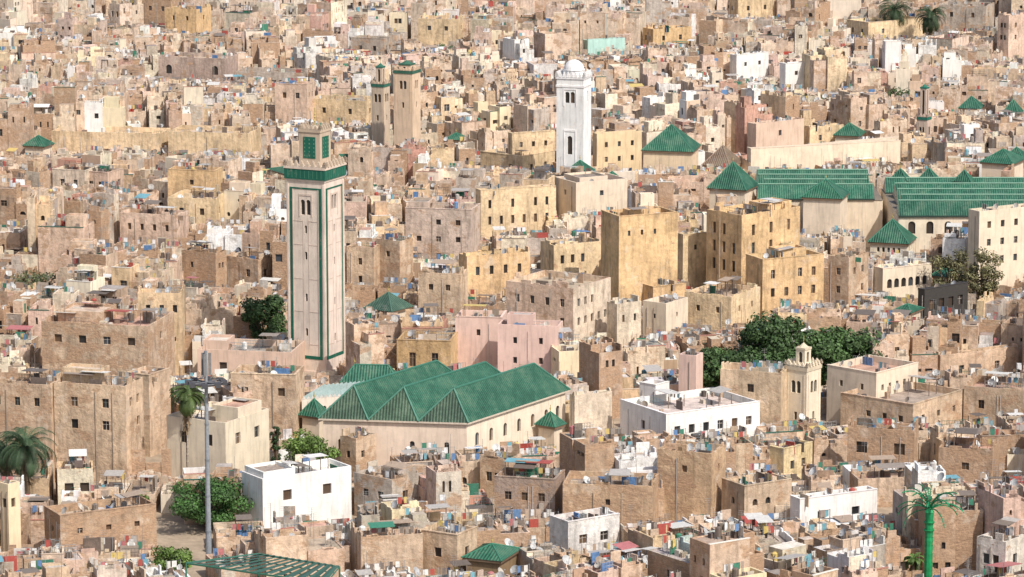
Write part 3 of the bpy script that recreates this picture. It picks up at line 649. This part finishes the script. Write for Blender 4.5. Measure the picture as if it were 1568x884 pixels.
def palm(name,cx,ytop,ybase,rpx,col,nf=46,yb=None,droop=1.0,tr=.38,spiky=False,tcol=(.17,.12,.08),fm=LE):
    P=W(cx,ybase,0);s=proj(P.x,P.y,0)[2];rad=rpx/s;H=(ybase-ytop)/s-rad*.75;b=B();r=random.Random(int(cx))
    n=max(6,int(H/.5))
    for i in range(n):
        z0=H*i/n;z1=H*(i+1)/n;b.frus(0,0,z0,z1,tr*(1.0 if i%2 else 1.08),tr*(1.12),9,PL if not spiky else PA,jit(tcol,.15,r),False)
    b.frus(0,0,H,H+.5,tr*1.3,tr*.5,9,PL if not spiky else PA,tcol)
    if spiky:
        for q in (.9,.5): b.frus(0,0,H-2.4*q-.3,H-2.4*q,tr*1.15,tr*1.5,9,PA,jit(tcol,.2,r))
    if not spiky:
        for i in range(50):
            a=r.uniform(0,6.28);z=H-r.uniform(.0,min(H*.6,4));l=r.uniform(.6,1.4)
            p=Vector((math.cos(a)*tr*1.1,math.sin(a)*tr*1.1,z));q=p+Vector((math.cos(a)*.45,math.sin(a)*.45,-l));w=Vector((-math.sin(a),math.cos(a),0))*.12
            b.poly([p-w,p+w,q+w,q-w],LE,(.2,.14,.08))
    for k in range(nf):
        a=r.uniform(0,6.28) if not spiky else 2*math.pi*k/nf+r.uniform(-.1,.1);el=math.radians(r.uniform(-35,80) if not spiky else r.choice([0,20,38,55,70]));L=rad*r.uniform(.85,1.15)
        h=Vector((math.cos(a),math.sin(a),0));pt=Vector((0,0,H+.3));N=12;d=el;pts=[pt]
        for i in range(N):
            pt=pt+(h*math.cos(d)+Vector((0,0,1))*math.sin(d))*L/N;d-=math.radians(6.5*droop)*(1+i*.12);pts.append(pt)
        kk=r.uniform(.6,1.4);c=tuple(x*kk for x in col);side=Vector((-h.y,h.x,0))
        for i in range(N):
            b.rod(pts[i],pts[i+1],.045 if not spiky else .08,fm if spiky else LE,c,4,.03 if not spiky else .07)
            if i<1: continue
            ll=L*.2*math.sin(math.pi*(i+.7)/(N+1.2))+.15
            if spiky: ll=.42
            for j in range(2 if not spiky else 1):
                q=pts[i]+(pts[i+1]-pts[i])*j*.5;t=(pts[i+1]-pts[i]).normalized()
                for sg in (-1,1):
                    e=q+side*sg*ll*.8+t*ll*.55-Vector((0,0,ll*.25 if not spiky else -.1));w=t*(.07 if not spiky else .08)
                    b.poly([q-w,q+w,e],fm if spiky else LE,c)
    o=b.make(name,P);EXC.append((P.x,P.y,1,0,-1,1,-1,1));CON.append((cx-rpx*.6,cx+rpx*.6,yb or ybase,P.y));return o
palm('palm_tree',290,578,745,36,(.08,.12,.035),70,yb=725)
palm('palm_tree',42,645,790,56,(.05,.085,.04),70,yb=735,tr=.4);palm('palm_tree',12,660,780,42,(.05,.085,.04),55,yb=735)
palm('palm_tree',1370,-8,70,33,(.035,.06,.025),80,yb=50,tr=.5);palm('palm_tree',1424,4,75,31,(.035,.06,.025),80,yb=57,tr=.5)
palm('palm_tree',1398,845,905,20,(.08,.14,.03),30,yb=880,tr=.25)
palm('artificial_green_palm_mast',1420,738,930,56,(.012,.2,.08),24,yb=880,tr=.47,spiky=True,tcol=(.012,.3,.1),fm=PA,droop=.75)
# ---------------------------------------------------------------- mast and canopy
def mast():
    P=W(320,868,0);s=proj(P.x,P.y,0)[2];H=(868-532)/s;b=B();g=(.26,.28,.3)
    for i in range(6): b.frus(0,0,H*i/6,H*(i+1)/6-.01,.38-.035*i,.38-.035*(i+1)+.01,10,PA,g);b.frus(0,0,H*(i+1)/6-.15,H*(i+1)/6+.1,.42-.035*(i+1),.42-.035*(i+1),10,PA,(.2,.22,.24))
    z=H-3.9
    b.frus(0,0,z-.25,z-.1,1.5,1.6,12,PA,(.1,.1,.11));b.poly([(1.5*math.cos(-t*.5236),1.5*math.sin(-t*.5236),z-.25) for t in range(12)],PA,(.1,.1,.11))
    for a in range(8):
        t=a*math.pi/4;b.rod((.15*math.cos(t),.15*math.sin(t),z),(2.2*math.cos(t),2.2*math.sin(t),z+.1),.09,PA,(.12,.12,.13));x,y=2.25*math.cos(t),2.25*math.sin(t)
        b.box(x-.38,x+.38,y-.25,y+.25,z-.3,z+.28,PA,(.07,.07,.08),True)
        t2=t+math.pi/4;b.rod((x,y,z+.1),(2.2*math.cos(t2),2.2*math.sin(t2),z+.1),.07,PA,(.12,.12,.13))
    for a in range(3):
        t=a*2.09+.4;x,y=.5*math.cos(t),.5*math.sin(t);b.box(x-.18,x+.18,y-.12,y+.12,H-3,H-.2,PA,(.2,.2,.2),True)
        b.rod((0,0,H-1),(x,y,H-1),.04,PA,g)
    b.rod((0,0,H),(0,0,H+1),.03,PA,g)
    b.make('tall_lighting_mast',P);EXC.append((P.x,P.y,1,0,-1,1,-1,1));CON.append((312,328,850,P.y))
mast()
def canopy():
    z=8.5;pts=[W(285,862,z),W(500,893,z),W(520,868,z),W(395,848,z)];O=Vector((pts[0].x,pts[0].y,0));b=B();n=26
    A,Bq,Cq,D=pts
    for i in range(n):
        t0=i/n;t1=(i+.9)/n
        a=A+(Bq-A)*t0;a2=A+(Bq-A)*t1;d=D+(Cq-D)*t0;d2=D+(Cq-D)*t1;up=Vector((0,0,.14 if i%2 else 0))
        b.poly([tuple(p-O+up) for p in (a,a2,d2,d)],PA,jit((.045,.11,.08),.25))
    for p,t in ((A,Bq),(Bq,Cq),(Cq,D),(D,A)): b.rod(tuple(p-O),tuple(t-O),.08,PA,(.04,.15,.1))
    for k in (0,.33,.66,1):
        b.rod(tuple(A+(D-A)*k-O-Vector((0,0,.1))),tuple(Bq+(Cq-Bq)*k-O-Vector((0,0,.1))),.07,PA,(.04,.15,.1))
    for p in pts: q=p-O;b.rod((q.x,q.y,0),tuple(q),.12,PA,(.04,.15,.1))
    b.make('green_slatted_canopy',O);CON.append((280,520,884,pts[3].y+2));EXC.append((O.x,O.y,1,0,0,18,-8,14))
canopy()
# rubble heap with broken walls on the open plot
def rubble():
    P=W(228,752,0);b=B();r=random.Random(3)
    for i in range(420):
        a=r.uniform(0,6.28);q=r.random()**.7*6;x,y=q*math.cos(a)*1.2,q*math.sin(a);z=max(0,2.6*(1-q/6.3));s=r.uniform(.15,.6)
        b.frus(x,y,z-.3,z+s*.6,s,s*r.uniform(.3,.8),r.choice([4,5,6]),PL,jit(r.choice([(.5,.36,.27,.3),(.6,.48,.38,.1),(.42,.28,.2,.4)]),.2,r),True,r.uniform(0,3),x+r.uniform(-.2,.2),y+r.uniform(-.2,.2))
    b.frus(0,0,-.1,2.2,7,.6,14,PL,(.5,.38,.28,.4))
    for i in range(7):
        x=-7+i*2.1;b.box(x,x+2.0,3.5+.05*i,4.0+.05*i,0,r.uniform(2.5,5.5),PL,(.52,.38,.27,.6))
    b.make('rubble_heap',P);EXC.append((P.x,P.y,1,0,-5,5,-3,4));CON.append((190,268,745,P.y))
rubble()
# ---------------------------------------------------------------- town fabric
PAL=[(.64,.48,.35,.32),(.62,.455,.33,.32),(.68,.53,.39,.18),(.49,.345,.24,.5),(.69,.51,.32,.12),(.73,.63,.49,.1),(.8,.77,.73,.0),(.5,.43,.36,.3),(.68,.5,.4,.18),(.73,.61,.41,.08),(.42,.29,.195,.7),(.55,.3,.22,.1),(.48,.55,.53,.0)]
def weights(px,py):
    if 620<px<1320 and 250<py<500: return [6,3,5,3,8,6,1.5,1.5,1,1.5,1.5,.2,.04]
    if py<220: return [8,6,8,4,4,7,6,3,3,1,2.5,.6,.15]
    if py>620: return [8,6,5,7,2.5,4,5,4,2,.6,6,.6,.06]
    if px<620: return [9,8,7,7,3,4,3.5,4,3,.4,4,.3,.06]
    return [8,7,6,5,3,5,4.5,4,3,.7,4,.5,.08]
def house(x,y,w,d,h,ang,r,zm):
    px,py,s=proj(x,y,h); b=B(); near=max(.6,min(1.9,(s-3)/4.5))
    haze=max(0,min(.35,(y-650)/1200))  # aerial haze painted into wall colours: paler with distance
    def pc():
        c=jit(r.choices(PAL,weights(px,py))[0],.12,r); return tuple(c[i]*(1-haze)+(.68,.6,.52)[i]*haze for i in range(3))+(c[3],)
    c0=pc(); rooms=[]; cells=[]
    def split(x0,x1,y0,y1,dep):
        ww,dd=x1-x0,y1-y0
        if dep==0 or max(ww,dd)<4.4 or (dep<2 and r.random()<.25): cells.append((x0,x1,y0,y1)); return
        if ww>dd*r.uniform(.7,1.3): m=x0+ww*r.uniform(.33,.67);split(x0,m,y0,y1,dep-1);split(m,x1,y0,y1,dep-1)
        else: m=y0+dd*r.uniform(.35,.65);split(x0,x1,y0,m,dep-1);split(x0,x1,m,y1,dep-1)
    split(-w/2,w/2,-d/2,d/2,r.choice([1,2,2,3,3]) if s>6 else r.choice([1,2,2]))
    for i,(x0,x1,y0,y1) in enumerate(cells):
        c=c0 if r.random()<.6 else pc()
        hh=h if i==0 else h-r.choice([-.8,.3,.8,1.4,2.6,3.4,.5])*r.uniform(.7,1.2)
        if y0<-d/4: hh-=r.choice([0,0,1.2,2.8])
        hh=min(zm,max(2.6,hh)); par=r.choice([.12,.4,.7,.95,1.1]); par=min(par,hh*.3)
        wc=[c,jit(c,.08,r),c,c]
        if r.random()<.4: wc[r.choice([0,1,3])]=jit(r.choice([PAL[3],PAL[10],PAL[0],PAL[7],PAL[5]]),.12,r)
        mt=CL if c[3]<.12 and r.random()<.5 else PL
        e=.06;X0,X1,Y0,Y1=x0-e-.01*i,x1+e+.013*i,y0-e-.011*i,y1+e+.014*i
        if x0<-w/2+.01: X0=x0+r.uniform(0,.5)
        if x1>w/2-.01: X1=x1-r.uniform(0,.5)
        if y0<-d/2+.01: Y0=y0+r.uniform(0,1.1)
        if y1>d/2-.01: Y1=y1-r.uniform(0,.3)
        zt=hh;zr=hh-par
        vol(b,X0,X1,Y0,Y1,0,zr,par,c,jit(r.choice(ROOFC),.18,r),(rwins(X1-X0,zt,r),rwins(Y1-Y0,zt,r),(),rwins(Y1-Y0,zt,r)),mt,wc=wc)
        if r.random()<.18:
            q=r.choice([(.6,.46,.34),(.75,.7,.62),(.62,.5,.38),(.03,.12,.08),(.42,.2,.15),(.3,.22,.16)]);b.box(X0-.05,X1+.05,Y0-.05,Y0+.28,zt+.003,zt+.09,PA,q,True)
        elif mt==PL or r.random()<.3: ragged(b,X0,X1,Y0,Y1,zt,mt,c,r,r.choice([2,4,6,9]))
        rooms.append((X0+.3,X1-.3,Y0+.3,Y1-.3,zr,c,mt))
    for (a,b_,e,f,z,c,mt) in rooms:
        if r.random()<.42 and b_-a>2.2 and f-e>2.0 and z>2.6:
            rw=r.uniform(1.4,min(4.2,b_-a-.3));rd=r.uniform(1.4,min(3.6,f-e-.3));ax=r.choice([a,b_-rw,a+(b_-a-rw)*r.random()]);ay=r.choice([f-rd,e+(f-e-rd)*r.random()]);rh=r.uniform(1.5,2.6)
            rh=min(rh,max(0,zm-z-.3))
            if rh>1.2: vol(b,ax,ax+rw,ay,ay+rd,z-.03,z+rh,r.choice([0,.2,.35]),jit(c,.15,r),jit(r.choice(ROOFC),.18,r),(rwins(rw,z+rh+.4,r),rwins(rd,z+rh+.4,r),(),()),mt)
        clutter(b,a+.1,b_-.2,e+.1,f-.2,z,r,r.uniform(3,9)*near*(b_-a)*(f-e)/26+1)
    o=b.make('medina_house',(x,y,0),ang)
    for (a,b_,e,f,z,c,mt) in rooms:
        for _ in range(r.choice([0,0,1,1,2]) if s>6.5 else r.choice([0,0,0,1])): dish(o,r.uniform(a+.2,max(a+.3,b_-.2)),r.uniform(e+.2,max(e+.3,f-.2)),z,r)
r=random.Random(21);y=418.;cnt=0
while y<1130:
    dpt=r.uniform(6.0,8.0)+ (y-420)*.002
    hwid=y*.1379*1.08+10;x=-hwid+r.uniform(0,5)
    while x<hwid:
        w=r.choice([4.5,5.5,7,8,9,10.5])+r.uniform(-.7,.7);cx=x+w/2;x+=w+r.choice([-.2,-.1,.1,.3,1.3])
        cy=y+r.uniform(-2.2,2.2)
        base=math.sin(cx*.021+1.3)*14+math.sin(cy*.017+cx*.008)*16+14*math.sin(cy*.05)
        ang=math.radians(base+r.uniform(-9,9)-3)
        if not free(cx,cy,2.4): continue
        h=max(4.6,r.gauss(8.4,1.8))+ (r.uniform(1.5,4.5) if r.random()<.16 else 0)
        if r.random()<.14: h=r.uniform(3.2,5.2)
        zm=zmax(cx,cy,w*.55)
        if zm<3.2:
            if zm<1.7 : continue
            h=max(2.4,zm)
        h=min(h,zm)
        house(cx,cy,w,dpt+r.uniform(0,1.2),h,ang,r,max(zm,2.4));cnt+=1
    y+=dpt+r.choice([-.3,.2,.9,2.4])
print('houses',cnt)
# ---------------------------------------------------------------- ground
m,n,p=nt('dusty_ground');g=node(n,'ShaderNodeNewGeometry');v=mapr(n,noise(n,g.outputs['Position'],.3,6,.7),.3,.7,.6,1.3)
n.links.new(mixc(n,1.0,(.36,.28,.2,1),v,'MULTIPLY'),p.inputs['Base Color']);p.inputs['Roughness'].default_value=1
me=bpy.data.meshes.new('ground');me.from_pydata([(-6000,-3000,0),(6000,-3000,0),(6000,12000,0),(-6000,12000,0)],[],[(0,1,2,3)]);me.materials.append(m)
bpy.context.scene.collection.objects.link(bpy.data.objects.new('ground',me))
# ---------------------------------------------------------------- camera, light
cam=bpy.data.cameras.new('camera');co=bpy.data.objects.new('camera',cam);bpy.context.scene.collection.objects.link(co)
co.location=(0,0,CAMH);co.rotation_euler=(math.pi/2-PITCH,0,0);cam.sensor_width=36;cam.lens=36*FPX/1568;cam.clip_start=1;cam.clip_end=20000
bpy.context.scene.camera=co
sv=Vector((.62*.67,-.78*.67,.74)).normalized()
l=bpy.data.lights.new('sun','SUN');l.energy=4.4;l.angle=math.radians(.5);l.color=(1,.955,.89);lo=bpy.data.objects.new('sun',l);bpy.context.scene.collection.objects.link(lo)
lo.rotation_euler=sv.to_track_quat('Z','Y').to_euler();lo.location=(0,0,300)
w=bpy.data.worlds.new('World');bpy.context.scene.world=w;w.use_nodes=True;n=w.node_tree;bg=n.nodes['Background']
sk=n.nodes.new('ShaderNodeTexSky');sk.sky_type='NISHITA';sk.sun_disc=False;sk.sun_elevation=math.asin(sv.z);sk.sun_rotation=math.atan2(sv.x,sv.y)
sk.dust_density=3.0
n.links.new(sk.outputs[0],bg.inputs[0]);bg.inputs[1].default_value=.15
vs=bpy.context.scene.view_settings;vs.view_transform='Standard';vs.look='None';vs.exposure=0
